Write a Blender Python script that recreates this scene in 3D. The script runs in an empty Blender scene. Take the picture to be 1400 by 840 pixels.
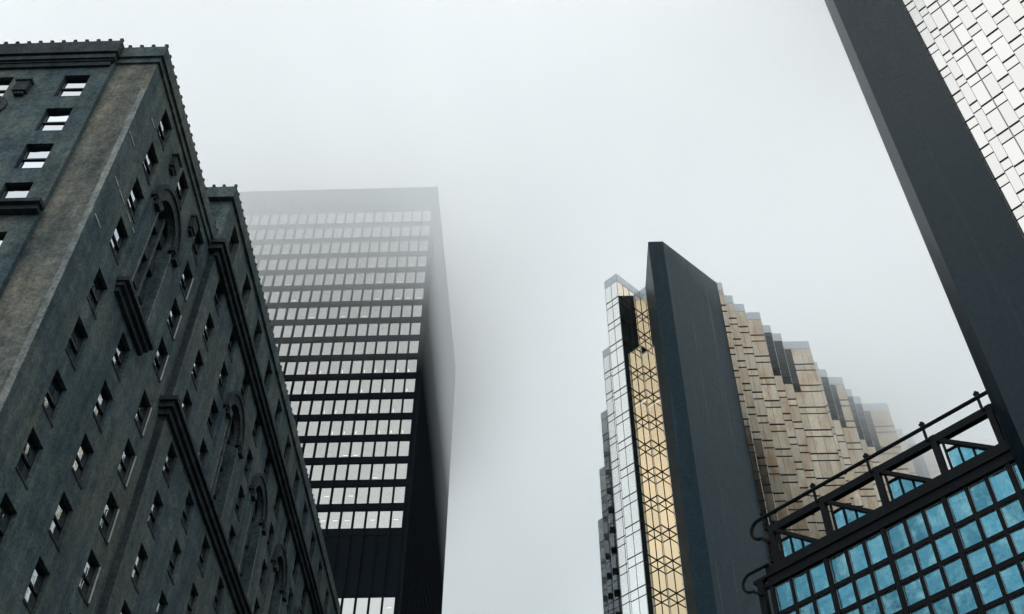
import bpy, math, random
from mathutils import Matrix, Vector
random.seed(7)
sc = bpy.context.scene
COL = sc.collection
CZ = 1.7            # eye height; every z below is measured from the eye, lifted by CZ at the end

# ------------------------------------------------------------------ camera
R = ((0.99938209, 0.03481746, 0.00481453), (0.02237002, -0.73570317, 0.67693458), (-0.02711121, 0.67640859, 0.73602744))
FPX = 1550.0
cam = bpy.data.cameras.new('camera'); cam.sensor_width = 36.0; cam.lens = FPX / 1400 * 36
cam.clip_start = 0.1; cam.clip_end = 5000
camo = bpy.data.objects.new('camera', cam); COL.objects.link(camo)
camo.matrix_world = Matrix(((R[0][0], R[1][0], -R[2][0], 0), (R[0][1], R[1][1], -R[2][1], 0), (R[0][2], R[1][2], -R[2][2], CZ), (0, 0, 0, 1)))
sc.camera = camo
def pix(x, y, z):       # photograph pixel of a point (used only to decide which panes are large in view)
    v = (x, y, z); c = [sum(r[i] * v[i] for i in range(3)) for r in R]
    if c[2] < 1: return (-9999, -9999)
    return 700 + FPX * c[0] / c[2], 420 - FPX * c[1] / c[2]

# ------------------------------------------------------------------ world: overcast sky
w = bpy.data.worlds.new('World'); sc.world = w; w.use_nodes = True
nt = w.node_tree; nt.nodes.clear()
SUN_EL, SUN_AZ = math.radians(77), math.radians(200)
sky = nt.nodes.new('ShaderNodeTexSky'); sky.sky_type = 'NISHITA'; sky.sun_disc = False
sky.sun_elevation = SUN_EL; sky.sun_rotation = SUN_AZ; sky.air_density = 2.0; sky.dust_density = 6.0
tc = nt.nodes.new('ShaderNodeTexCoord'); sep = nt.nodes.new('ShaderNodeSeparateXYZ')
nt.links.new(tc.outputs['Generated'], sep.inputs[0])
ramp = nt.nodes.new('ShaderNodeValToRGB')      # overcast dome: brighter towards the zenith
e = ramp.color_ramp.elements
e[0].position = 0.0; e[0].color = (0.36, 0.42, 0.47, 1)
e[1].position = 0.85; e[1].color = (0.88, 0.89, 0.895, 1)
m = e.new(0.46); m.color = (0.46, 0.545, 0.59, 1)
m = e.new(0.62); m.color = (0.75, 0.79, 0.80, 1)
m = e.new(0.74); m.color = (0.86, 0.875, 0.882, 1)
nt.links.new(sep.outputs['Z'], ramp.inputs[0])
scl = nt.nodes.new('ShaderNodeVectorMath'); scl.operation = 'SCALE'; scl.inputs['Scale'].default_value = 17.2
nt.links.new(ramp.outputs[0], scl.inputs[0])
mx = nt.nodes.new('ShaderNodeMixRGB'); mx.inputs[0].default_value = 0.96
nt.links.new(sky.outputs[0], mx.inputs[1]); nt.links.new(scl.outputs[0], mx.inputs[2])
bg = nt.nodes.new('ShaderNodeBackground'); bg.inputs['Strength'].default_value = 0.10
wo = nt.nodes.new('ShaderNodeOutputWorld')
nt.links.new(mx.outputs[0], bg.inputs[0]); nt.links.new(bg.outputs[0], wo.inputs[0])

sl = bpy.data.lights.new('sun', 'SUN'); sl.energy = 0.6; sl.angle = math.radians(18); sl.color = (1, 0.97, 0.93)
slo = bpy.data.objects.new('sun', sl); COL.objects.link(slo)
sd = Vector((math.sin(SUN_AZ) * math.cos(SUN_EL), math.cos(SUN_AZ) * math.cos(SUN_EL), math.sin(SUN_EL)))
slo.rotation_euler = sd.to_track_quat('Z', 'Y').to_euler(); slo.location = (-40, -60, 120)

sc.view_settings.view_transform = 'Standard'; sc.view_settings.look = 'None'
sc.view_settings.exposure = 0.0; sc.view_settings.gamma = 1.0; sc.view_settings.use_curve_mapping = False
sc.render.engine = 'CYCLES'
cy = sc.cycles
cy.use_denoising = True; cy.max_bounces = 8; cy.diffuse_bounces = 2; cy.glossy_bounces = 5
cy.volume_bounces = 6; cy.transparent_max_bounces = 6; cy.caustics_reflective = False; cy.caustics_refractive = False

# ------------------------------------------------------------------ materials
def mat(name):
    m = bpy.data.materials.new(name); m.use_nodes = True
    n = m.node_tree; return m, n, n.nodes['Principled BSDF']
def nd(n, t, **kw):
    x = n.nodes.new(t)
    for k, v in kw.items(): setattr(x, k, v)
    return x
def noise(n, scale, detail=4, rough=0.6, vec=None, stretch=None):
    g = nd(n, 'ShaderNodeNewGeometry')
    src = g.outputs['Position'] if vec is None else vec
    if stretch:
        mp = nd(n, 'ShaderNodeMapping'); mp.inputs['Scale'].default_value = stretch
        n.links.new(src, mp.inputs[0]); src = mp.outputs[0]
    t = nd(n, 'ShaderNodeTexNoise'); t.inputs['Scale'].default_value = scale
    t.inputs['Detail'].default_value = detail; t.inputs['Roughness'].default_value = rough
    n.links.new(src, t.inputs['Vector']); return t.outputs['Fac']
def rmp(n, fac, stops):
    r = nd(n, 'ShaderNodeValToRGB'); el = r.color_ramp.elements
    el[0].position, el[0].color = stops[0][0], (*stops[0][1], 1)
    el[1].position, el[1].color = stops[-1][0], (*stops[-1][1], 1)
    for p, c in stops[1:-1]:
        q = el.new(p); q.color = (*c, 1)
    n.links.new(fac, r.inputs[0]); return r.outputs[0]
def mixc(n, f, a, b, mode='MIX'):
    x = nd(n, 'ShaderNodeMixRGB'); x.blend_type = mode
    for i, v in enumerate((f, a, b)):
        if hasattr(v, 'is_output'): n.links.new(v, x.inputs[i])
        elif isinstance(v, (int, float)): x.inputs[i].default_value = v
        else: x.inputs[i].default_value = (*v, 1)
    return x.outputs[0]
def bump(n, b, h, s, d=0.02):
    x = nd(n, 'ShaderNodeBump'); x.inputs['Strength'].default_value = s; x.inputs['Distance'].default_value = d
    n.links.new(h, x.inputs['Height']); n.links.new(x.outputs[0], b.inputs['Normal'])

def stone(name, dark, mid, light, warm, sc_=1.0):
    m, n, b = mat(name)
    c = rmp(n, noise(n, 0.22 * sc_, 7, 0.7), ((0.3, dark), (0.5, mid), (0.72, light)))
    wf = rmp(n, noise(n, 0.16 * sc_, 7, 0.65, stretch=(1, 1, 0.55)), ((0.46, (0, 0, 0)), (0.66, (1, 1, 1))))
    c = mixc(n, wf, c, warm)
    st = rmp(n, noise(n, 1.3, 4, 0.6, stretch=(1, 1, 0.07)), ((0.42, (0.62, 0.66, 0.70)), (0.6, (1, 1, 1))))
    c = mixc(n, 0.75, c, st, 'MULTIPLY')
    gr = rmp(n, noise(n, 7, 3, 0.75), ((0.3, (0.45, 0.47, 0.48)), (0.7, (1.5, 1.5, 1.5))))
    c = mixc(n, 0.85, c, gr, 'MULTIPLY')
    bl = rmp(n, noise(n, 1.6, 5, 0.7), ((0.35, (0.62, 0.66, 0.70)), (0.65, (1.3, 1.27, 1.2))))
    c = mixc(n, 0.8, c, bl, 'MULTIPLY')
    n.links.new(c, b.inputs['Base Color']); b.inputs['Roughness'].default_value = 0.9
    b.inputs['Specular IOR Level'].default_value = 0.2
    bump(n, b, noise(n, 14, 3, 0.7), 0.5, 0.03); return m
M = {}
M['stone'] = stone('weathered_limestone', (0.052, 0.080, 0.090), (0.092, 0.130, 0.140), (0.15, 0.19, 0.19), (0.16, 0.175, 0.145), 1.7)
M['pier'] = stone('stained_limestone', (0.07, 0.09, 0.09), (0.16, 0.17, 0.15), (0.23, 0.225, 0.19), (0.26, 0.235, 0.185), 2.6)
M['pale'] = stone('pale_limestone', (0.14, 0.15, 0.145), (0.30, 0.31, 0.29), (0.32, 0.32, 0.30), (0.30, 0.29, 0.25))
M['trim'] = stone('dark_limestone', (0.030, 0.040, 0.045), (0.05, 0.062, 0.068), (0.075, 0.088, 0.092), (0.065, 0.075, 0.075))
def plain(name, col, rough=0.6, metal=0.0, spec=0.5, var=0.25, scale=3.0):
    m, n, b = mat(name)
    f = rmp(n, noise(n, scale, 4, 0.6), ((0.3, tuple(v * (1 - var) for v in col)), (0.7, tuple(v * (1 + var) for v in col))))
    n.links.new(f, b.inputs['Base Color']); b.inputs['Roughness'].default_value = rough
    b.inputs['Metallic'].default_value = metal; b.inputs['Specular IOR Level'].default_value = spec
    return m
def granite(name, col, rough, streak, spec=0.5, bs=0.25):
    m, n, b = mat(name)
    b.inputs['Specular IOR Level'].default_value = spec; b.inputs['Specular Tint'].default_value = (0.62, 0.88, 1.0, 1)
    a = rmp(n, noise(n, 2.6, 8, 0.8), ((0.3, tuple(v * 0.5 for v in col)), (0.7, tuple(v * 1.6 for v in col))))
    s = rmp(n, noise(n, 1.1, 5, 0.7, stretch=(1, 1, 0.02)), ((0.58, (0, 0, 0)), (0.68, (streak, streak, streak))))
    a = mixc(n, s, a, (0.10, 0.13, 0.145))
    n.links.new(a, b.inputs['Base Color'])
    rr = nd(n, 'ShaderNodeMapRange'); rr.inputs['To Min'].default_value = rough - 0.1; rr.inputs['To Max'].default_value = rough + 0.12
    n.links.new(noise(n, 1.1, 5, 0.7), rr.inputs[0]); n.links.new(rr.outputs[0], b.inputs['Roughness'])
    bump(n, b, noise(n, 7, 4, 0.7), bs, 0.02); return m
M['granite'] = granite('dark_granite', (0.018, 0.038, 0.050), 0.42, 0.75, 0.18)
M['granite2'] = granite('dark_granite_near', (0.007, 0.014, 0.020), 0.20, 0.10, 0.21, 0.03)
M['mark'] = plain('white_stone_strip', (0.55, 0.56, 0.54), 0.8, 0, 0.3, 0.3, 2.0)
M['steel'] = plain('black_steel', (0.012, 0.014, 0.016), 0.45, 0.0, 0.4)
M['steel_frame'] = plain('dark_frame_steel', (0.010, 0.012, 0.014), 0.7, 0.0, 0.12)
M['tower_steel'] = plain('tower_black_steel', (0.010, 0.015, 0.020), 0.8, 0.0, 0.10)
M['window_void'] = plain('dark_interior', (0.006, 0.007, 0.008), 0.8, 0, 0.1)
M['parapet_metal'] = plain('grey_parapet_metal', (0.62, 0.65, 0.67), 0.4, 0.8, 0.5, 0.08)
M['trim_pale'] = plain('pale_metal_trim', (0.55, 0.55, 0.52), 0.4, 0.5, 0.5, 0.1)
M['seam_shade'] = plain('grey_seam_shade', (0.30, 0.30, 0.29), 0.5, 0.3, 0.4, 0.1)
M['louvre'] = plain('dark_louvre_metal', (0.05, 0.062, 0.068), 0.55, 0.2, 0.4, 0.4, 1.5)
M['transom'] = plain('bronze_transom', (0.035, 0.030, 0.026), 0.5, 0.2, 0.4)
M['asphalt'] = plain('asphalt', (0.05, 0.05, 0.052), 0.9, 0, 0.3, 0.3, 0.8)
M['paving'] = plain('paving', (0.22, 0.22, 0.21), 0.85, 0, 0.3, 0.2, 1.2)
M['joint'] = plain('dark_joint', (0.03, 0.03, 0.03), 0.7, 0, 0.3)
def glass(name, tint, rough=0.04, var=0.12, wave=0.15, stain=None, wscale=0.35):
    m, n, b = mat(name)
    oi = nd(n, 'ShaderNodeObjectInfo')
    a = rmp(n, oi.outputs['Random'], ((0.0, tuple(v * (1 - var) for v in tint)), (1.0, tuple(min(1, v * (1 + var)) for v in tint))))
    if stain:
        f = rmp(n, noise(n, stain[0], 5, 0.65, stretch=(1, 1, stain[3])), ((0.45, (0, 0, 0)), (0.7, (stain[2],) * 3)))
        a = mixc(n, f, a, stain[1])
    n.links.new(a, b.inputs['Base Color']); b.inputs['Metallic'].default_value = 1.0
    b.inputs['Roughness'].default_value = rough
    bump(n, b, noise(n, wscale, 2, 0.5), wave, 0.05); return m
M['glass_hotel'] = glass('sash_window_glass', (0.50, 0.54, 0.58), 0.05, 0.2, 0.5, None, 0.9)
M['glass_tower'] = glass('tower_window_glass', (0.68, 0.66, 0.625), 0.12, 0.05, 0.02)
M['glass_dark_reflection'] = glass('dark_reflection_tower_glass', (0.16, 0.18, 0.20), 0.12, 0.05, 0.02)  # same tower glass, with the east side's dark reflections put into its colour
M['glass_silver'] = glass('silver_white_glass', (0.61, 0.605, 0.585), 0.08, 0.05, 0.03)
M['glass_gold_sky'] = glass('sky_reflection_gold_glass', (0.96, 0.955, 0.93), 0.03, 0.03, 0.01)  # the tower's gold glass with a bright sky reflection put into its colour
M['glass_gold'] = glass('gold_mirror_glass', (0.83, 0.725, 0.57), 0.02, 0.05, 0.04)
M['glass_tan'] = glass('double_reflection_gold_glass', (0.74, 0.63, 0.50), 0.12, 0.14, 0.3, (0.6, (0.50, 0.31, 0.17), 0.8, 0.3))  # gold glass, darkening of a second reflection put into its colour; brown streaks are stain
M['glass_brown'] = glass('brown_gold_glass', (0.30, 0.24, 0.18), 0.10, 0.25, 0.2)
M['glass_blue'] = glass('blue_tinted_glass', (0.072, 0.22, 0.295), 0.22, 0.25, 1.0, (1.3, (0.19, 0.38, 0.43), 0.9, 0.45), 1.4)
def emis(name, col, s):
    m, n, b = mat(name); b.inputs['Base Color'].default_value = (*col, 1)
    b.inputs['Emission Color'].default_value = (*col, 1); b.inputs['Emission Strength'].default_value = s; return m
M['lamp'] = emis('ceiling_lamp_light', (1.0, 0.93, 0.78), 0.95)

# ------------------------------------------------------------------ mesh helpers
BOXF = ((0, 1, 2, 3), (7, 6, 5, 4), (0, 4, 5, 1), (1, 5, 6, 2), (2, 6, 7, 3), (3, 7, 4, 0))
class MB:
    def __init__(s): s.v = []; s.f = []; s.mi = []; s.cur = 0
    def hexa(s, p):
        k = len(s.v); s.v += p; s.f += [tuple(k + i for i in f) for f in BOXF]; s.mi += [s.cur] * 6
    def quad(s, a, b, c, d):
        k = len(s.v); s.v += [a, b, c, d]; s.f.append((k, k + 1, k + 2, k + 3)); s.mi.append(s.cur)
    def box(s, F, u0, u1, d0, d1, z0, z1):      # frame F: u along the face, d outwards
        P = lambda u, d, z: F.p(u, d, z)
        s.hexa([P(u0, d0, z0), P(u0, d1, z0), P(u1, d1, z0), P(u1, d0, z0), P(u0, d0, z1), P(u0, d1, z1), P(u1, d1, z1), P(u1, d0, z1)])
    def prism(s, pts, z0, z1):                   # plan polygon, counter-clockwise
        k = len(s.v); n = len(pts)
        s.v += [(x, y, z0) for x, y in pts] + [(x, y, z1) for x, y in pts]
        s.f.append(tuple(k + i for i in reversed(range(n)))); s.f.append(tuple(k + n + i for i in range(n)))
        for i in range(n):
            j = (i + 1) % n; s.f.append((k + i, k + j, k + n + j, k + n + i))
        s.mi += [s.cur] * (n + 2)
    def tube(s, pts, r, sides=8):
        k0 = len(s.v); pts = [Vector(p) for p in pts]; n = len(pts)
        for i, p in enumerate(pts):
            t = (pts[min(i + 1, n - 1)] - pts[max(i - 1, 0)]).normalized()
            a = t.orthogonal().normalized() if i == 0 else (a - t * a.dot(t)).normalized()
            b = t.cross(a)
            for q in range(sides):
                an = 2 * math.pi * q / sides; s.v.append(tuple(p + (a * math.cos(an) + b * math.sin(an)) * r))
        for i in range(n - 1):
            for q in range(sides):
                s.f.append((k0 + i * sides + q, k0 + i * sides + (q + 1) % sides, k0 + (i + 1) * sides + (q + 1) % sides, k0 + (i + 1) * sides + q)); s.mi.append(s.cur)
        s.f.append(tuple(k0 + q for q in reversed(range(sides)))); s.mi.append(s.cur)
        s.f.append(tuple(k0 + (n - 1) * sides + q for q in range(sides))); s.mi.append(s.cur)
    def bar(s, a, b, w, h, up=(0, 0, 1)):         # square bar between two points
        a, b = Vector(a), Vector(b); t = (b - a).normalized(); u = t.cross(Vector(up))
        if u.length < 1e-4: u = t.orthogonal()
        u.normalize(); v = u.cross(t); u = u * w / 2; v = v * h / 2
        s.hexa([tuple(x) for x in (a - u - v, a + u - v, b + u - v, b - u - v, a - u + v, a + u + v, b + u + v, b - u + v)])
    def mesh(s, name, mats):
        me = bpy.data.meshes.new(name); me.from_pydata(s.v, [], s.f)
        for m in (mats if isinstance(mats, (list, tuple)) else [mats]): me.materials.append(M[m] if isinstance(m, str) else m)
        if any(s.mi): me.polygons.foreach_set('material_index', s.mi)
        me.update(); return me
class Fr:       # a vertical face: origin, direction along it (left to right seen from outside)
    def __init__(s, o, a):
        l = math.hypot(*a); s.o = o; s.a = (a[0] / l, a[1] / l); s.n = (s.a[1], -s.a[0]); s.rot = math.atan2(s.a[1], s.a[0])
    def p(s, u, d, z): return (s.o[0] + s.a[0] * u + s.n[0] * d, s.o[1] + s.a[1] * u + s.n[1] * d, z)
TOPS = []
def thing(name, label, cat, base):
    o = bpy.data.objects.new(name, None); COL.objects.link(o); o.location = base
    o['label'] = label; o['category'] = cat; TOPS.append(o); return o
def part(name, me, parent, label=None, kind=None, loc=(0, 0, 0), rot=0.0, scale=None, tilt=0.0):
    o = bpy.data.objects.new(name, me); COL.objects.link(o); o.parent = parent
    base = parent.location if parent.parent is None else Vector((0, 0, 0))
    o.location = Vector(loc) - Vector(base)
    o.rotation_euler = (random.uniform(-tilt, tilt), 0, rot + random.uniform(-tilt, tilt))
    if scale: o.scale = scale
    if label: o['label'] = label
    if kind: o['kind'] = kind
    return o
def top(name, me, label=None, cat=None, kind=None):
    o = bpy.data.objects.new(name, me); COL.objects.link(o); TOPS.append(o)
    if label: o['label'] = label
    if cat: o['category'] = cat
    if kind: o['kind'] = kind
    return o
_unit = {}
def unit(matname, depth=0.05):
    k = (matname, depth)
    if k not in _unit:
        b = MB(); b.box(Fr((0, 0), (1, 0)), -0.5, 0.5, -depth, 0, -0.5, 0.5)
        _unit[k] = b.mesh('pane_' + matname, matname)
    return _unit[k]
class Panes:
    """collects glass pieces of one building; the largest in view become objects, the rest one joined part"""
    def __init__(s, name): s.name = name; s.items = []
    def add(s, F, u0, u1, d, z0, z1, m, vis=True):
        c = F.p((u0 + u1) / 2, d, (z0 + z1) / 2); px, py = pix(*c)
        inside = vis and -12 < px < 1412 and -12 < py < 852
        size = (u1 - u0) * (z1 - z0) / (c[0] ** 2 + c[1] ** 2 + c[2] ** 2)
        s.items.append((inside, size, F, u0, u1, d, z0, z1, m))
    def build(s, parent, limit=295, tilt=0.0025):
        s.items.sort(key=lambda t: (-t[0], -t[1])); n = 0; rest = {}
        for inside, size, F, u0, u1, d, z0, z1, m in s.items:
            if inside and n < limit:
                part(s.name, unit(m), parent, loc=F.p((u0 + u1) / 2, d, (z0 + z1) / 2), rot=F.rot, scale=(u1 - u0, 1, z1 - z0), tilt=0.001 if m in ('glass_gold_sky', 'glass_gold') else tilt); n += 1
            else:
                rest.setdefault(m, MB()).box(F, u0, u1, d - 0.05, d, z0, z1)
        for m, b in rest.items(): part('remaining_' + s.name + 's', b.mesh('remaining_' + s.name, m), parent, kind='stuff')
GZ = -CZ
S2 = math.sqrt(2)

# ------------------------------------------------------------------ setting
b = MB(); b.quad((-1500, -1500, GZ), (1500, -1500, GZ), (1500, 1500, GZ), (-1500, 1500, GZ))
top('ground', b.mesh('ground', 'asphalt'), kind='structure')
b = MB(); b.hexa([(x, y, z) for z in (GZ - 0.2, GZ + 0.13) for x, y in ((-120, 22), (-120, 250), (-17.5, 250), (-17.5, 22))])
top('pavement', b.mesh('pavement', 'paving'), kind='structure')
b = MB(); b.hexa([(x, y, z) for z in (GZ - 0.2, GZ + 0.13) for x, y in ((4, 42), (4, 250), (150, 250), (150, 42))])
top('pavement', b.mesh('pavement', 'paving'), kind='structure')

# ------------------------------------------------------------------ stone hotel (left)
HX, HX2, HY, HYL, HJ = -20.0, -19.6, 30.36, 30.08, 43.2
hotel = thing('stone_hotel', 'old dark limestone hotel with small sash windows and a knobbed stone parapet', 'hotel', (HX - 12, HY + 30, GZ))
E1 = Fr((HX, HY), (0, 1)); E2 = Fr((HX2, HJ), (0, 1)); SP = Fr((-22.15, HY), (1, 0)); SL = Fr((-46.0, HYL), (1, 0)); SJ = Fr((HX, HJ), (1, 0))
ROWS = [52.0 - 3.11 * i for i in range(4)] + [38.9 - 3.19 * i for i in range(12)]
WW, WH, DEP = 1.34, 1.95, 0.34
def wall(mb, F, u0, u1, z0, z1, holes):
    us = sorted({u0, u1, *[h[0] for h in holes], *[h[1] for h in holes]}); zs = sorted({z0, z1, *[h[2] for h in holes], *[h[3] for h in holes]})
    us = [u for u in us if u0 - 1e-6 <= u <= u1 + 1e-6]; zs = [z for z in zs if z0 - 1e-6 <= z <= z1 + 1e-6]
    for i in range(len(us) - 1):
        run = None
        for j in range(len(zs) - 1):
            uc, zc = (us[i] + us[i + 1]) / 2, (zs[j] + zs[j + 1]) / 2
            if not any(h[0] < uc < h[1] and h[2] < zc < h[3] for h in holes):
                mb.quad(F.p(us[i], 0, zs[j]), F.p(us[i + 1], 0, zs[j]), F.p(us[i + 1], 0, zs[j + 1]), F.p(us[i], 0, zs[j + 1]))
    for h in holes:
        a0, a1, c0, c1 = h[:4]; dp = h[4]
        mb.quad(F.p(a0, 0, c0), F.p(a0, -dp, c0), F.p(a0, -dp, c1), F.p(a0, 0, c1))
        mb.quad(F.p(a1, -dp, c0), F.p(a1, 0, c0), F.p(a1, 0, c1), F.p(a1, -dp, c1))
        mb.quad(F.p(a0, -dp, c1), F.p(a1, -dp, c1), F.p(a1, 0, c1), F.p(a0, 0, c1))
        mb.quad(F.p(a0, 0, c0), F.p(a1, 0, c0), F.p(a1, -dp, c0), F.p(a0, -dp, c0))
# shared sash window meshes (local frame, origin at the opening's bottom left on the glass plane)
L0 = Fr((0, 0), (1, 0))
def sash_meshes(wd, ht):
    fb = MB(); t = 0.07
    fb.box(L0, 0, t, 0, 0.09, 0, ht); fb.box(L0, wd - t, wd, 0, 0.09, 0, ht)
    fb.box(L0, t, wd - t, 0, 0.09, 0, t); fb.box(L0, t, wd - t, 0, 0.09, ht - t, ht)
    fb.box(L0, t, wd - t, 0.0, 0.10, ht / 2 - 0.045, ht / 2 + 0.045)
    bk = MB(); bk.box(L0, 0, wd, -0.06, -0.03, 0, ht)
    return fb.mesh('window_frame', 'steel'), bk.mesh('window_backing', 'window_void'), wd, ht, t
def place_window(F, u0, z0, sm, dep, lower=1.0, sillm=None, pale=None, blind=0):
    fm, bm, wd, ht, t = sm
    wn = part('window', bm, hotel, loc=F.p(u0, -dep + 0.06, z0), rot=F.rot)
    def sub(name, me, loc, scale=None, tilt=0.0):
        o = bpy.data.objects.new(name, me); COL.objects.link(o); o.parent = wn; o.location = loc
        o.rotation_euler = (random.uniform(-tilt, tilt), 0, random.uniform(-tilt, tilt))
        if scale: o.scale = scale
    sub('frame', fm, (0, 0, 0))
    hh = ht / 2 - t - 0.045
    sub('upper_pane', unit('glass_hotel', 0.02), (wd / 2, -0.035, ht * 0.75 + 0.045 / 2 - t / 2), (wd - 2 * t, 1, hh), 0.012)
    sub('lower_pane', unit('glass_hotel', 0.02), (wd / 2, -0.02, ht * 0.25 - 0.045 / 2 + t / 2), (wd - 2 * t, 1, hh), 0.012)
    if pale: sub('jamb_strip', pale, (wd - 0.035, -dep + 0.04, 0))
    if sillm: sub('sill', sillm, (0, 0, 0))
SM = sash_meshes(WW, WH); SMS = sash_meshes(1.34, 1.98); SMA = sash_meshes(1.5, 2.2)
jb = MB(); jb.box(L0, -0.035, 0.03, 0, 0.05, 0.02, WH - 0.1); jamb = jb.mesh('jamb_strip', 'mark')
sb = MB(); sb.box(L0, -0.02, WW + 0.02, 0.18, DEP - 0.02, -0.12, 0); sill = sb.mesh('window_sill', 'trim')
holes1, holes2, holesS, wins = [], [], [], []
for ci, y in enumerate((32.72, 36.72, 40.75)):
    for ri, zt in enumerate(ROWS):
        if ci == 1 and 1 <= ri <= 3: continue
        if zt < 6: continue
        u = y - HY; holes1.append((u, u + WW, zt - WH, zt, DEP)); wins.append((E1, u, zt - WH, ci == 2 and ri >= 1))
ARCH = [(E1, 36.95 - HY)] + [(E2, y - HJ) for y in (52.95, 61.05, 69.15, 77.3)]
for ci in range(11):
    y = 44.72 + 4.06 * ci
    for ri, zt in enumerate(ROWS):
        if ci in (2, 4, 6, 8) and 1 <= ri <= 3: continue
        if zt < 6: continue
        u = y - HJ; holes2.append((u, u + WW, zt - WH, zt, DEP)); wins.append((E2, u, zt - WH, False))
for ci in range(11):
    u = 44.62 + 4.06 * ci - HJ; holes2.append((u, u + 1.5, 54.75, 56.95, 0.5)); wins.append((E2, u, 54.75, 'attic'))
for ri, zt in enumerate([51.2 - 3.1 * i for i in range(4)] + [38.3 - 3.15 * i for i in range(9)]):
    for x in (-24.45, -28.45, -32.45, -36.45):
        u = x + 46.0; holesS.append((u, u + 1.34, zt - 1.98, zt, DEP)); wins.append((SL, u, zt - 1.98, 'south'))
# giant arched niches: opening + archivolt + pilasters + windows inside
AZ0, ASP, AR, AW = 40.25, 47.1, 1.42, 0.62
for F, uc in ARCH:
    (holes1 if F is E1 else holes2).append((uc - AR, uc + AR, AZ0, ASP + AR, 0.62))
b = MB()
wall(b, E1, 0, HJ - HY, GZ, 53.2, holes1)
part('east_wall', b.mesh('hotel_east_wall', 'stone'), hotel)
b = MB(); wall(b, E2, 0, 48, GZ, 57.6, holes2); part('rear_wing_wall', b.mesh('rear_wing_wall', 'stone'), hotel)
b = MB(); wall(b, SJ, -16, HX2 - HX, GZ, 57.6, []); part('rear_wing_south_wall', b.mesh('rear_wing_south_wall', 'stone'), hotel)
b = MB(); b.box(SJ, 0.0, 0.399, 0.0, 0.012, GZ, 51.9); part('corner_shade_strip', b.mesh('corner_shade_strip', 'trim'), hotel, 'dark strip painted as shade in the wall corner')  # shade of the inner corner, put into the colour of a thin strip
b = MB(); wall(b, SP, 0, 2.15, GZ, 53.2, []); part('corner_pier', b.mesh('corner_pier', 'pier'), hotel, 'lighter brown stained corner pier')
b = MB(); b.box(SP, 2.15 - 0.3, 2.149, -0.3, 0.012, GZ, 50.2); part('corner_quoin', b.mesh('corner_quoin', 'pale'), hotel, 'pale weathered strip along the corner')
b = MB(); wall(b, SL, 0, 46 - 22.15, GZ, 53.0, holesS)
b.quad((-22.15, HYL, GZ), (-22.15, HY + 0.02, GZ), (-22.15, HY + 0.02, 53.0), (-22.15, HYL, 53.0))
part('south_wall', b.mesh('south_wall', 'stone'), hotel)
b = MB(); b.prism([(HX - 40, HY + 0.8), (HX - 0.8, HY + 0.8), (HX - 0.8, HJ + 0.8), (HX - 0.8, 92), (HX - 40, 92)], GZ, 53.1)
b.prism([(HX - 30, HJ + 0.8), (HX - 0.8, HJ + 0.8), (HX - 0.8, 91), (HX - 30, 91)], 53.15, 57.4)
part('core', b.mesh('hotel_core', 'window_void'), hotel)
for F, u, z, k in wins:
    if k == 'attic': place_window(F, u, z, SMA, 0.5)
    elif k == 'south': place_window(F, u, z, SMS, DEP)
    else: place_window(F, u, z, SM, DEP, pale=jamb if k else None, sillm=sill)
def arch_strip(mb, F, uc, r0, r1, d0, d1, z, n=18):
    for i in range(n):
        a0, a1 = math.pi * i / n, math.pi * (i + 1) / n
        q = [(uc - r * math.cos(a), z + r * math.sin(a)) for r, a in ((r0, a0), (r1, a0), (r1, a1), (r0, a1))]
        mb.hexa([F.p(u, d, zz) for d in (d0, d1) for u, zz in q])
wmul = MB(); wmul.box(L0, -0.07, 0.07, 0, 0.16, 0, 1); wmul = wmul.mesh('niche_mullion', 'stone')
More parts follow.
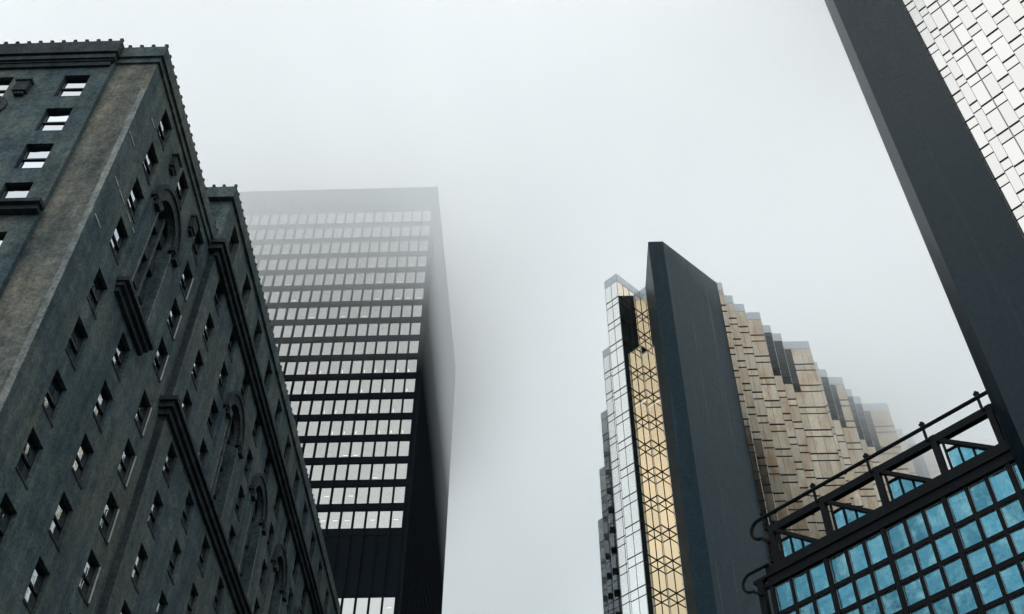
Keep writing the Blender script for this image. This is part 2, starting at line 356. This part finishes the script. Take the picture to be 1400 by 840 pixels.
for F, uc in ARCH:
    nb = MB()
    arch_strip(nb, F, uc, AR, AR + AW, -0.05, 0.14, ASP); arch_strip(nb, F, uc, AR + AW, AR + AW + 0.22, -0.05, 0.24, ASP)
    nichebase = part('arched_niche', nb.mesh('archivolt', 'trim'), hotel)
    def sub(name, mb, m):
        o = bpy.data.objects.new(name, mb.mesh(name, m)); COL.objects.link(o); o.parent = nichebase; return o
    fill = MB()     # wall filling the corners between the round arch and the square hole
    n = 16
    for i in range(n):
        a0, a1 = math.pi * i / n, math.pi * (i + 1) / n
        p0, p1 = (uc - AR * math.cos(a0), ASP + AR * math.sin(a0)), (uc - AR * math.cos(a1), ASP + AR * math.sin(a1)); zt = ASP + AR
        if a0 < math.pi / 2: pass
        fill.hexa([F.p(u, d, z) for d in (-0.3, -0.004) for u, z in (p0, p1, (p1[0], zt + 0.01), (p0[0], zt + 0.01))])
    sub('arch_spandrel', fill, 'stone')
    for sgn in (-1, 1):
        pb = MB(); a, c = (uc - AR - 0.95, uc - AR + 0.02) if sgn < 0 else (uc + AR - 0.02, uc + AR + 0.95)
        pb.box(F, a, c, -0.02, 0.16, AZ0 - 0.1, ASP - 0.35); sub('pilaster', pb, 'stone')
        cb = MB(); cb.box(F, a - 0.08, c + 0.08, -0.02, 0.34, ASP - 0.35, ASP - 0.1); cb.box(F, a, c, -0.02, 0.26, ASP - 0.55, ASP - 0.352); cb.box(F, a + 0.2, c - 0.2, 0.1, 0.42, ASP - 0.8, ASP - 0.36)
        sub('capital', cb, 'trim')
        eb = MB(); e0 = c - 0.07 if sgn < 0 else a; eb.box(F, e0, e0 + 0.07, 0.162, 0.185, AZ0, ASP - 0.6); sub('pale_edge', eb, 'pale')
    gb = MB(); gb.box(F, uc - AR, uc + AR, -0.66, -0.60, AZ0, ASP + AR); sub('glazing', gb, 'glass_hotel')
    for q in (-0.5, 0.5):
        mbm = MB(); mbm.box(F, uc + q - 0.12, uc + q + 0.12, -0.6, -0.34, AZ0, ASP + AR * 0.86); sub('mullion', mbm, 'stone')
    for zz in (AZ0 + 2.3, AZ0 + 4.5, ASP - 0.15):
        pb = MB(); pb.box(F, uc - AR, uc + AR, -0.62, -0.42, zz, zz + 0.75); sub('spandrel_panel', pb, 'trim')
# ledges, belt, cornices, parapets
def moulding(name, segs, m, label=None):
    mb = MB()
    for F, u0, u1, d0, d1, z0, z1 in segs: mb.box(F, u0, u1, d0, d1, z0, z1)
    return part(name, mb.mesh(name, m), hotel, label)
moulding('balcony_ledge', [(E1, 4.05, 8.75, -0.02, 0.62, 39.95, 40.2), (E1, 4.15, 8.65, -0.02, 0.42, 39.7, 39.948), (E1, 4.25, 8.55, -0.02, 0.22, 39.4, 39.698)], 'trim')
moulding('balcony_ledge', [(SL, 10, 24.0, -0.02, 0.55, 39.75, 39.98), (SL, 10, 23.9, -0.02, 0.35, 39.45, 39.748)], 'trim')
moulding('belt_course', [(E2, -0.55, 48, -0.02, 0.55, 39.95, 40.22), (E2, -0.4, 48, -0.02, 0.38, 39.6, 39.948), (E2, -0.2, 48, -0.02, 0.2, 39.25, 39.598), (SJ, -3, 0.38, -0.02, 0.55, 39.95, 40.218), (SJ, -3, 0.36, -0.02, 0.38, 39.6, 39.946), (SJ, -3, 0.34, -0.02, 0.2, 39.25, 39.596)], 'trim')
moulding('cornice', [(E1, -0.24, HJ - HY - 0.3, -0.3, 0.25, 53.05, 53.98), (E1, -0.12, HJ - HY - 0.3, -0.3, 0.12, 52.62, 53.048),
                     (SP, 0.0, 1.849, -0.3, 0.24, 53.05, 53.982), (SP, 0.0, 1.849, -0.3, 0.115, 52.62, 53.046)], 'stone')
moulding('cornice', [(SL, 0, 23.93, -0.3, 0.38, 52.95, 54.0), (SL, 0, 23.87, -0.3, 0.30, 52.45, 52.76), (SL, 0, 23.7, -0.3, 0.14, 51.95, 52.3), (SL, 0, 23.8, -0.3, 0.2, 52.3, 52.45), (SL, 0, 23.85, -0.3, 0.24, 52.76, 52.95)], 'trim')
moulding('cornice', [(E2, -0.6, 48, -0.02, 0.58, 52.75, 53.05), (E2, -0.45, 48, -0.02, 0.42, 52.35, 52.748), (E2, -0.2, 48, -0.02, 0.22, 51.95, 52.348),
                     (SJ, -0.9, 0.38, -0.02, 0.6, 52.75, 53.048), (SJ, -0.9, 0.36, -0.02, 0.45, 52.35, 52.746)], 'trim')
moulding('parapet', [(E2, -0.35, 48, -0.35, 0.16, 57.6, 58.65), (SJ, -16, 0.049, -0.3, 0.34, 57.6, 58.648)], 'stone')
# crest knobs
kb = MB(); kb.prism([(-0.075, -0.075), (0.075, -0.075), (0.075, 0.075), (-0.075, 0.075)], 0, 0.15)
kb.hexa([(-0.05, -0.05, 0.15), (0.05, -0.05, 0.15), (0.05, 0.05, 0.15), (-0.05, 0.05, 0.15), (-0.10, -0.10, 0.22), (0.10, -0.10, 0.22), (0.10, 0.10, 0.22), (-0.10, 0.10, 0.22)])
kb.hexa([(-0.10, -0.10, 0.22), (0.10, -0.10, 0.22), (0.10, 0.10, 0.22), (-0.10, 0.10, 0.22), (-0.03, -0.03, 0.36), (0.03, -0.03, 0.36), (0.03, 0.03, 0.36), (-0.03, 0.03, 0.36)])
knob = kb.mesh('crest_knob', 'trim')
def knobs(F, u0, du, n, d, z):
    for i in range(n): part('crest_knob', knob, hotel, loc=F.p(u0 + du * i, d, z), rot=F.rot)
knobs(SL, 23.93 - 0.1 - 0.628 * 17, 0.628, 18, 0.28, 54.0); knobs(SP, 0.33, 0.63, 3, 0.15, 53.98); knobs(E1, -0.14, 0.632, 21, 0.15, 53.98)
knobs(E2, -0.22, 0.665, 62, 0.06, 58.65); knobs(SJ, -0.3, -0.66, 4, 0.24, 58.65)
# carved blocks between the top windows, pale string strips
for F, u, z in ((E1, 4.75, 50.15), (E1, 9.1, 50.3), (SL, 19.4, 49.5)):
    mb = MB(); mb.box(F, u, u + 0.72, -0.02, 0.28, z, z + 0.85); mb.box(F, u - 0.07, u + 0.79, -0.02, 0.36, z + 0.85, z + 1.0); mb.box(F, u + 0.12, u + 0.6, -0.02, 0.2, z - 0.22, z - 0.002)
    part('carved_block', mb.mesh('carved_block', 'trim'), hotel)
mb = MB(); arch_strip(mb, SL, 18.6, 0.55, 0.85, -0.02, 0.12, 48.4); 
for i in range(18):
    a0, a1 = math.pi * i / 18, math.pi * (i + 1) / 18
    mb.hexa([SL.p(18.6 - r * math.cos(-a), d, 48.4 + r * math.sin(-a)) for d in (-0.02, 0.12) for r, a in ((0.55, a0), (0.85, a0), (0.85, a1), (0.55, a1))])
part('round_medallion', mb.mesh('round_medallion', 'trim'), hotel)
for y0, y1, z in ((30.5, 31.38, 46.5), (31.83, 32.4, 49.65), (30.9, 31.5, 43.35), (31.7, 32.6, 43.35), (33.05, 33.66, 43.38), (34.02, 34.35, 43.38), (30.7, 31.5, 40.2)):
    mb = MB(); mb.box(E1, y0 - HY, y1 - HY, -0.01, 0.03, z - 0.035, z + 0.035); part('string_strip', mb.mesh('string_strip', 'mark'), hotel, 'short pale strip on the wall')

# ------------------------------------------------------------------ black steel office tower in the cloud
TY, TX1 = 110.6, -16.75
TX0 = TX1 - 0.61 - 27 * 1.524
tower = thing('office_tower', 'tall black steel office tower fading into low cloud', 'office tower', ((TX0 + TX1) / 2, TY + 21, GZ))
ST = Fr((TX1, TY), (1, 0)); ET = Fr((TX1, TY), (0, 1))
mb = MB(); mb.prism([(TX0, TY + 0.35), (TX1 - 0.35, TY + 0.35), (TX1 - 0.35, TY + 42), (TX0, TY + 42)], GZ, 150.0)
part('core', mb.mesh('tower_core', 'tower_steel'), tower)
NR = 27
bots = [81.9 + 3.694 * k for k in range(17)] + [72.35 - 2.62 - 3.694 * k for k in range(18)]
PT = Panes('pane'); NC = 27
def hide(px, py): return px < 323 + (py - 248) / 4.03 - 14
for zb in bots:
    for c in range(NC):
        u1 = -0.61 - 1.524 * c - 0.08; u0 = u1 - 1.36
        q = ST.p(u0, -0.2, zb + 1.3); PT.add(ST, u0, u1, -0.2, zb, zb + 2.62, 'glass_tower', not hide(*pix(*q)))
    for c in range(27):
        u0 = 0.65 + 1.524 * c; PT.add(ET, u0, u0 + 1.36, -0.2, zb, zb + 2.62, 'glass_dark_reflection', False)
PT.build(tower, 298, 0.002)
sp = MB(); sp.box(L0, TX0 - TX1, 0, 0, 0.22, 0, 1.074); spm = sp.mesh('tower_spandrel', 'tower_steel')
sp = MB(); sp.box(L0, 0.02, 42, 0, 0.22, 0, 1.074); spe = sp.mesh('tower_spandrel_side', 'tower_steel')
for zb in bots:
    part('spandrel', spm, tower, loc=ST.p(0, -0.3, zb - 1.074)); part('spandrel', spe, tower, loc=ET.p(0, -0.3, zb - 1.074), rot=ET.rot)
mu = MB(); mu.box(L0, -0.03, 0.03, -0.25, 0.12, GZ, 149.6); mu.box(L0, -0.08, 0.08, 0.12, 0.15, GZ, 149.6); mum = mu.mesh('tower_mullion', 'tower_steel')
for c in range(NC + 1): part('mullion', mum, tower, loc=ST.p(-0.61 - 1.524 * c, 0, 0))
for c in range(28): part('mullion', mum, tower, loc=ET.p(0.57 + 1.524 * c, 0, 0), rot=ET.rot)
cb = MB(); cb.box(ST, -0.5, 0.0, -0.5, 0.02, GZ, 150.0); part('corner_post', cb.mesh('corner_post', 'tower_steel'), tower)
for z0, z1, nm in ((72.35, 80.82, 'louvre_band'), (143.75, 150.0, 'roof_band')):
    mb = MB(); mb.box(ST, TX0 - TX1, -0.52, -0.34, -0.12, z0, z1); mb.box(ET, 0.3, 42, -0.34, -0.12, z0, z1)
    part(nm, mb.mesh(nm, 'tower_steel'), tower)
lm = MB(); lm.box(L0, -0.28, 0.28, 0, 0.006, -0.035, 0.035); lmm = lm.mesh('ceiling_lamp', 'lamp')
lv = MB(); lv.box(L0, -0.04, 0.04, 0, 0.006, -0.28, 0.22); lvm = lv.mesh('ceiling_lamp_end', 'lamp')
rl = random.Random(5)
for k, c, n in ((0, 4, 0), (0, 2, 0), (0, 5, 0), (0, 6, 0), (1, 4, 0), (1, 6, 0), (2, 2, 0), (3, 4, 0), (3, 5, 0), (-1, 0, 0), (-1, 5, 0), (0, 0, 0)):
    zb = 81.9 + 3.694 * k if k >= 0 else 69.73
    part('ceiling_lamp', lmm, tower, loc=ST.p(-0.61 - 1.524 * (c + 0.5) + rl.uniform(-.2, .2), -0.195, zb + (1.25 if k < 2 else 0.35)), rot=0)
for k in (4, 5, 6, 7):
    for c in range(10):
        if rl.random() < 0.55: part('ceiling_lamp', lvm, tower, loc=ST.p(-0.61 - 1.524 * (c + 0.75), -0.195, 81.9 + 3.694 * k + 0.5), rot=0)
for k in (10, 11, 12, 13):
    for c in range(14):
        if rl.random() < 0.25: part('ceiling_lamp', lmm, tower, loc=ST.p(-0.61 - 1.524 * (c + 0.5), -0.195, 81.9 + 3.694 * k + 0.45), rot=0)

# ------------------------------------------------------------------ gold mirrored tower (right of centre)
gold = thing('gold_tower', 'stepped gold mirrored glass tower with a dark granite slab rising in front', 'office tower', (30, 110, GZ))
ZR, ZP = 105.0, 103.65
FL = [100.88 - 3.66 * k for k in range(26)]          # tops of the spandrel strips
P0, P1, P2 = (12.74, 86.42), (14.48, 86.40), (21.5, 93.22)
mb = MB(); mb.prism([P0, P1, P2, (21.5, 97), (12.74, 97)], GZ, ZR)
part('granite_slab', mb.mesh('granite_slab', 'granite'), gold, 'tall dark blue grey granite slab')
PG, QG = Panes('pane'), Panes('spandrel')
tr, trim_b = MB(), MB()
def facet(p0, p1, n, m, ztop=ZP, z_end=GZ, louvre=None, vis=True, thick=0.05, edge='both', vw=0.025, th=0.035, g=0.035):
    F = Fr(p0, (p1[0] - p0[0], p1[1] - p0[1])); L = math.hypot(p1[0] - p0[0], p1[1] - p0[1]); W = L / n
    zs = [z for z in FL if z < ztop - 0.5]
    first = ztop
    for z in zs + [None]:
        lo = z if z is not None else z_end
        for i in range(n):
            if louvre and i < louvre and first > 97.6: continue
            PG.add(F, i * W + g, (i + 1) * W - g, 0, lo + 0.03, first - 0.03, m(i, first) if callable(m) else m, vis)
            if z is not None: QG.add(F, i * W + g, (i + 1) * W - g, 0, z - 1.03, z - 0.03, (m(i, first) if callable(m) else m), vis)
        if z is not None:
            a = louvre * W if (louvre and z > 97.6) else 0
            if a < L - 0.1:
                tr.box(F, a, L, -0.06, thick, z - th, z + th); tr.box(F, a, L, -0.06, thick * 0.7, z - 1.05 - th, z - 1.05 + th)
            first = z - 1.08
    for i in range(1, n if vw else 0): tr.box(F, i * W - vw, i * W + vw, -0.06, 0.012, z_end, ztop)
    if louvre:
        lb = MB(); lw = louvre * W
        lb.box(F, 0.05, lw, -0.2, -0.06, 97.45, ZP)
        for q in range(14): lb.box(F, 0.06, lw - 0.02, -0.06, 0.0, 97.55 + q * 0.43, 97.55 + q * 0.43 + 0.16)
        part('louvre', lb.mesh('louvre', 'louvre'), gold)
    if edge in ('both', 'r'): trim_b.box(F, L - 0.06, L - 0.002, -0.05, 0.022, z_end, ztop)
    if edge in ('both', 'l'): trim_b.box(F, 0.002, 0.06, -0.05, 0.02, z_end, ztop)
    return F
W0, W1, W2, W3 = (7.64, 92.66), (9.06, 91.33), (12.03, 94.30), (12.74, 93.59)
K1, V1, K2, V2 = (10.52, 92.79), (11.21, 92.10), (12.02, 92.91), (12.74, 92.19)
ZT = 93.1
facet(W0, W1, 2, 'glass_gold_sky', edge='both')
facet(W1, W2, 4, 'glass_gold', vw=0.05, th=0.05, z_end=GZ, edge='none'); facet(W2, W3, 1, 'glass_gold', vw=0.05, th=0.05, edge='none')
facet(K1, V1, 1, 'glass_gold', vw=0.05, th=0.05, ztop=ZT, edge='r'); facet(V1, K2, 1, 'glass_gold', vw=0.05, th=0.05, ztop=ZT, edge='none'); facet(K2, V2, 1, 'glass_gold', vw=0.05, th=0.05, ztop=ZT, edge='r')
for p in (K1, K2, W2): tr.prism([(p[0] - .07, p[1] + .02), (p[0], p[1] - .055), (p[0] + .07, p[1] + .02)], GZ, ZT - .02 if p is not W2 else ZP)
wp = [W0]
for k in range(4): wp += [(13.7, 98.7 + 12.1 * k), (7.66, 104.7 + 12.1 * k)]
for k in range(1, len(wp) - 1, 2): facet(wp[k + 1], wp[k], 8, 'glass_gold_sky', edge='l')
STEPS = [(21.5, 22.10, 93.2, 1, 0), (22.10, 23.59, 95.37, 2, 0), (23.59, 25.15, 96.84, 2, 0), (25.15, 27.31, 98.34, 2, 0), (27.31, 28.90, 100.65, 1, 1),
         (28.90, 30.43, 102.15, 1, 1), (30.43, 34.18, 103.66, 3, 1), (34.18, 35.8, 107.49, 1, 0), (35.8, 37.23, 108.99, 1, 1), (37.23, 39.59, 110.49, 2, 1),
         (39.59, 41.14, 112.89, 1, 1), (41.14, 42.59, 114.34, 1, 1), (42.59, 46.53, 115.83, 3, 1), (46.53, 49.62, 121.25, 2, 0), (49.62, 51.46, 122.85, 1, 1),
         (51.46, 55.0, 124.4, 3, 1), (55.0, 56.6, 130.0, 1, 0), (56.6, 58.2, 131.5, 1, 1), (58.2, 62, 133.0, 3, 1)]
rg = random.Random(3)
def tan(i, z): return 'glass_tan'
def brown(i, z): return 'glass_brown' if (z < 82 and rg.random() < 0.8) else 'glass_tan'
for i, (x0, x1, y, n, lv_) in enumerate(STEPS):
    facet((x0, y), (x1, y), n, brown if i < 2 else tan, louvre=lv_ or None, thick=0.08, edge='r', vw=0, g=0.014, th=0.05, vis=i < 16)
PG.build(gold, 295, 0.006); QG.build(gold, 295, 0.006)
part('transoms', tr.mesh('transoms', 'transom'), gold, kind='stuff'); part('corner_trims', trim_b.mesh('corner_trims', 'trim_pale'), gold, kind='stuff')
# body behind the glass, parapet
e = 0.07
def off(p, dx, dy): return (p[0] + dx, p[1] + dy)
body = [off(W0, e, e * .3), off(W1, 0, e * 1.42), off(W2, 0, e * 1.42), off(W3, e, e)]
body += [(21.4, 93.6)]
for x0, x1, y, n, l in STEPS:
    yy = y + (0.24 if l else e); body += [(x0 + 0.0 if x0 > 21.6 else 21.45, yy), (x1 - e, yy)]
body += [(62, 160), (13.9, 160)]
for p in reversed(wp[1:]): body.append(off(p, e * 1.42, 0))
mb = MB(); mb.prism(body, GZ, 104.6)
mb.prism([off(K1, 0, e * 1.42), off(V1, 0, e * 1.42), off(K2, 0, e * 1.42), off(V2, 0, e * 1.42), (12.74, 93.4), (12.0, 94.1)], GZ, ZT - 0.05)
part('core', mb.mesh('gold_tower_core', 'joint'), gold)
def para(p0, p1, z0=ZP, z1=ZR, d=0.03, ret=0, name='parapet', m='parapet_metal'):
    pb = MB(); F = Fr(p0, (p1[0] - p0[0], p1[1] - p0[1])); pb.box(F, 0.0, math.hypot(p1[0] - p0[0], p1[1] - p0[1]), -0.4, d, z0 + 0.002, z1)
    if ret: pb.box(Fr(p1, (0, 1)), 0.38, 5.0, -0.4, 0.02, z0, z1 - 0.003)
    part(name, pb.mesh(name, m), gold)
para(W0, W1); para(W1, W2, d=0.028); para(W2, off(W3, -0.01, 0.01), d=0.026)
for k in range(1, len(wp) - 1, 2): para(wp[k + 1], wp[k])
for x0, x1, y, n, l in STEPS: para((x0 + 0.005, y), (x1, y), ret=1)
for k, (a, c) in enumerate(((K1, V1), (V1, K2), (K2, V2))): para(a, c, ZT, ZT + 0.12 - 0.002 * k, name='low_parapet', m='trim_pale')
for k, (a, c) in ((4, (K1, V1)), (4, (K2, V2))):
    F = Fr(a, (c[0] - a[0], c[1] - a[1])); z = FL[k] - 1.5
    mb = MB(); mb.box(F, 0.05, 0.9, 0.004, 0.010, z, z + 0.09); part('ceiling_lamp', mb.mesh('gold_lamp', 'lamp'), gold)

# ------------------------------------------------------------------ pale glass tower (upper right)
pale = thing('pale_glass_tower', 'close tower of white mirrored panels behind a huge dark granite pier', 'office tower', (36, 46, GZ))
def sw(c, s): return ((c + s * S2) / 2, (c - s * S2) / 2)     # point on the plan line x + y = c
Rr, Mm, Ll = (31.81, 48.49), (28.09, 52.21), (28.09, 53.82)
mb = MB(); mb.prism([Rr, (33.2, 51.3), (33.6, 56.2), (30.6, 56.2), Ll, Mm], GZ, 150)
part('granite_pier', mb.mesh('granite_pier', 'granite2'), pale, 'huge near black granite pier')
COLS = [(81.0, -13.9, -11.82), (81.0, -11.82, -10.78), (79.5, -10.78, -9.72), (76.5, -9.72, -8.79), (76.5, -8.79, -7.84), (75.1, -7.84, -6.82), (73.6, -6.82, -5.74), (72.1, -5.74, -4.66),
        (70.6, -4.66, -3.6), (69.1, -3.6, -2.55), (66.1, -2.55, -1.6), (66.1, -1.6, -0.65), (64.6, -0.65, 0.4), (63.1, 0.4, 1.45), (61.6, 1.45, 2.5)]
PS, QS = Panes('pane'), Panes('spandrel')
ts = MB(); es = MB(); SF = [90.74 - 3.63 * k for k in range(-16, 25)]
cpts = []
for c, s0, s1 in COLS:
    F = Fr(sw(c, s0), (1, -1)); L = s1 - s0; g = 0.03
    cpts += [sw(c + 0.13, s0), sw(c + 0.13, s1)]
    es.box(F, L - 0.055, L - 0.002, -0.05, 0.03, GZ, 148.5); es.box(F, 0.002, 0.03, -0.05, 0.02, GZ, 148.5)
    for z in SF:
        if z < 2: continue
        PS.add(F, g, L - g, 0, z + 0.035, z + 2.53, 'glass_silver'); QS.add(F, g, L - g, 0.0, z - 1.02, z - 0.035, 'glass_silver')
        ts.box(F, 0.02, L - 0.06, -0.06, 0.06, z - 0.04, z + 0.035); ts.box(F, 0.02, L - 0.06, -0.06, 0.04, z - 1.085, z - 1.035)
PS.build(pale, 295, 0.004); QS.build(pale, 295, 0.004)
part('seam_shade_strips', es.mesh('seam_shade_strips', 'seam_shade'), pale, kind='stuff')  # grey strips for the pane seams and for riser shading painted as colour
part('transoms', ts.mesh('pale_transoms', 'transom'), pale, kind='stuff')
mb = MB(); pts = cpts + [(65, 29.0), (75, 60), (48, 69), (33.6, 55.9)]
mb.prism(pts, GZ, 149); part('core', mb.mesh('pale_core', 'trim_pale'), pale)

# ------------------------------------------------------------------ blue glass hall with roof truss (lower right)
CB = 83.0
hall = thing('glass_hall', 'blue glazed hall with black steel grid and an open roof truss', 'glass hall', (*sw(CB + 8, -27), GZ))
HF = Fr(sw(CB, 0), (1, -1))                  # u = s on the plane x + y = 83
S0, S1 = -36.93, -9.9
rowz = [(42.43, 44.42), (40.5, 42.1)]
z = 40.22
while z > 2: rowz += [(z - 1.57, z), (z - 3.58, z - 1.95)]; z -= 3.88
PB = MB(); PBn = 0
fm = MB()
for bidx in range(6):
    s = S0 + 4.508 * bidx
    vm = MB(); vm.box(HF, s - 0.17, s + 0.17, -0.25, 0.16, GZ, 44.5); part('post', vm.mesh('hall_post', 'steel_frame'), hall)
    for j in (1, 2):
        vm = MB(); c = s + 0.17 + (4.508 - 0.34) * j / 3; vm.box(HF, c - 0.12, c + 0.12, -0.2, 0.1, GZ, 44.49); part('mullion', vm.mesh('hall_mullion', 'steel_frame'), hall)
PH = Panes('pane')
for k, (z0, z1) in enumerate(rowz):
    zb = rowz[k + 1][1] if k + 1 < len(rowz) else GZ
    if k: pass
    for bidx in range(6):
        s = S0 + 4.508 * bidx
        for j in range(3):
            a = s + 0.17 + (4.508 - 0.34) * j / 3 + (0.12 if j else 0.0); c = s + 0.17 + (4.508 - 0.34) * (j + 1) / 3 - (0.12 if j < 2 else 0.0)
            PH.add(HF, a + 0.02, c - 0.02, -0.05, z0 + 0.02, z1 - 0.02, 'glass_blue')
            fm.box(HF, a, a + 0.03, -0.06, 0.0, z0, z1); fm.box(HF, c - 0.03, c, -0.06, 0.0, z0, z1)
            fm.box(HF, a + 0.031, c - 0.031, -0.06, -0.01, z0, z0 + 0.03); fm.box(HF, a + 0.031, c - 0.031, -0.06, -0.01, z1 - 0.03, z1)
    tb = MB(); tb.box(HF, S0 - 0.1, S1, -0.18, 0.085, zb, z0); part('transom', tb.mesh('hall_transom', 'steel_frame'), hall)
PH.build(hall, 250, 0.02)
part('glazing_beads', fm.mesh('glazing_beads', 'trim_pale'), hall, kind='stuff')
mb = MB(); mb.box(HF, S0 - 0.17, S1, -0.32, 0.22, 44.502, 46.05); mb.box(HF, S0 - 0.3, S1, -0.3, 0.34, 45.2, 45.35); part('bottom_chord', mb.mesh('bottom_chord', 'steel_frame'), hall)
mb = MB(); mb.box(HF, S0 + 0.55, S1, -0.28, 0.18, 48.55, 49.12); part('top_chord', mb.mesh('top_chord', 'steel_frame'), hall)
mb = MB(); mb.box(HF, S0 - 0.4, S1, -14, -0.45, GZ, 44.3); part('roof_slab', mb.mesh('hall_body', 'window_void'), hall)
VS = [-36.15, -31.68, -27.22, -22.78, -18.7, -14.2]
for i, s in enumerate(VS):
    mb = MB(); mb.box(HF, s - 0.2, s + 0.2, -0.2, 0.2, 46.05, 49.15); part('truss_post', mb.mesh('truss_post', 'steel_frame'), hall)
    mb = MB(); mb.box(HF, s - 0.40, s - 0.24, 0.18, 0.32, 48.9, 50.5); mb.box(HF, s - 0.50, s - 0.14, 0.16, 0.34, 50.22, 50.38); mb.box(HF, s - 0.36, s - 0.1, 0.1, 0.25, 48.85, 49.0)
    part('rail_stanchion', mb.mesh('rail_stanchion', 'steel_frame'), hall)
    if i < 5:
        nx = VS[i + 1]
        mb = MB(); mb.bar(HF.p(s + 0.1, 0, 48.85), HF.p(s + 3.45, 0, 46.05), 0.30, 0.27); part('diagonal', mb.mesh('diagonal', 'steel_frame'), hall)
        # triangular glazed infill below the diagonal, set back behind the truss
        def zd(u): return 48.85 + (46.05 - 48.85) * (u - s - 0.1) / 3.35 - 0.12
        ub = [s + 0.55, s + 1.35, s + 2.2, s + 3.15]
        gi = MB(); gi.box(HF, s + 0.43, s + 0.55, -0.16, 0.02, 46.05, 48.3); gi.box(HF, s + 0.55, s + 1.25, -0.16, 0.02, 47.6, 47.72)
        fr = part('infill_frame', gi.mesh('infill_frame', 'steel_frame'), hall)
        for u in ub[1:3]:
            gm = MB(); gm.box(HF, u - 0.05, u + 0.05, -0.16, 0.02, 46.05, zd(u)); o = bpy.data.objects.new('infill_mullion', gm.mesh('infill_mullion', 'steel_frame')); COL.objects.link(o); o.parent = fr
        for a, c in zip(ub[:-1], ub[1:]):
            a += 0.05; c -= 0.05
            za, zc = min(47.6, zd(a)), max(46.07, min(47.6, zd(c)))
            pm = MB(); pm.hexa([HF.p(u, d, zz) for d in (-0.12, -0.08) for u, zz in ((a, 46.06), (c, 46.06), (c, zc), (a, za))])
            o = bpy.data.objects.new('infill_pane', pm.mesh('infill_pane', 'glass_blue')); COL.objects.link(o); o.parent = fr
rp = [HF.p(S1, 0.26, 49.98), HF.p(-36.9, 0.26, 49.98)]
for an in range(0, 181, 20): rp.append(HF.p(-36.9 - 0.75 * math.sin(math.radians(an)) , 0.26, 49.2 + 0.78 * math.cos(math.radians(an))))
rp.append(HF.p(-36.3, 0.2, 47.75))
mb = MB(); mb.tube(rp, 0.135); part('roof_rail', mb.mesh('roof_rail', 'steel_frame'), hall)
rp = [HF.p(-36.7, 0.3, 46.12), HF.p(-38.35, 0.3, 46.12)]
for an in range(20, 181, 20): rp.append(HF.p(-38.35 - 0.75 * math.sin(math.radians(an)), 0.3, 45.4 + 0.72 * math.cos(math.radians(an))))
rp.append(HF.p(-37.7, 0.25, 44.1))
mb = MB(); mb.tube(rp, 0.11); part('corner_rail', mb.mesh('corner_rail', 'steel_frame'), hall)
mb = MB(); mb.box(HF, -38.05, -37.55, -0.25, 0.2, GZ, 45.25); mb.box(HF, -37.55, -37.1, -0.2, 0.1, 44.6, 44.9); mb.box(HF, -38.3, -36.9, -0.2, 0.2, 45.25, 45.5)
part('corner_column', mb.mesh('corner_column', 'steel_frame'), hall)

# ------------------------------------------------------------------ low cloud swallowing the tower tops, denser with height
def sm(t): t = max(0.0, min(1.0, t)); return t * t * (3 - 2 * t)
def cloud_layer(z0, thick, dens, seed, label):
    rn = random.Random(seed); ph = [rn.uniform(0, 6.28) for _ in range(4)]
    xs = [-110 + 12 * i for i in range(27)]; ys = [30 + 12 * i for i in range(27)]
    def cz(x, y):
        e_ = max(0.0, x - 5); drop = 0.80 * e_ * e_ / (e_ + 12) + 0.08 * (y - 110)
        n = 2.5 * math.sin(x / 17 + ph[0]) * math.sin(y / 21 + ph[1]) + 1.8 * math.sin(x / 9 + y / 13 + ph[2])
        return max(8.0, z0 - drop + n)
    mb = MB(); nx, ny = len(xs), len(ys); N = nx * ny
    for y in ys:
        for x in xs: mb.v.append((x, y, cz(x, y)))
    for y in ys:
        for x in xs: mb.v.append((x, y, cz(x, y) + thick * sm((x + 110) / 45) * sm((y - 25) / 40) * sm((345 - y) / 80) + 0.02))
    for j in range(ny - 1):
        for i in range(nx - 1):
            k = j * nx + i; mb.f.append((k, k + nx, k + nx + 1, k + 1)); mb.f.append((N + k, N + k + 1, N + k + nx + 1, N + k + nx))
    for i in range(nx - 1):
        mb.f.append((i, i + 1, N + i + 1, N + i)); k = (ny - 1) * nx + i; mb.f.append((k + 1, k, N + k, N + k + 1))
    for j in range(ny - 1):
        k = j * nx; mb.f.append((k + nx, k, N + k, N + k + nx)); k = j * nx + nx - 1; mb.f.append((k, k + nx, N + k + nx, N + k))
    mb.mi = [0] * len(mb.f)
    vm = bpy.data.materials.new('cloud_vapour'); vm.use_nodes = True; n = vm.node_tree; n.nodes.clear()
    pv = n.nodes.new('ShaderNodeVolumePrincipled'); pv.inputs['Color'].default_value = (0.968, 0.986, 0.992, 1); pv.inputs['Density'].default_value = dens
    pv.inputs['Anisotropy'].default_value = 0.5
    ov = n.nodes.new('ShaderNodeOutputMaterial'); n.links.new(pv.outputs[0], ov.inputs['Volume'])
    top('low_cloud', mb.mesh('low_cloud', vm), label, 'cloud', 'stuff')
cloud_layer(106.0, 26.0, 0.019, 11, 'thin lower fringe of the pale low cloud')
cloud_layer(121.0, 20.0, 0.072, 12, 'dense pale low cloud hiding the tower top')

for o in TOPS: o.location.z += CZ
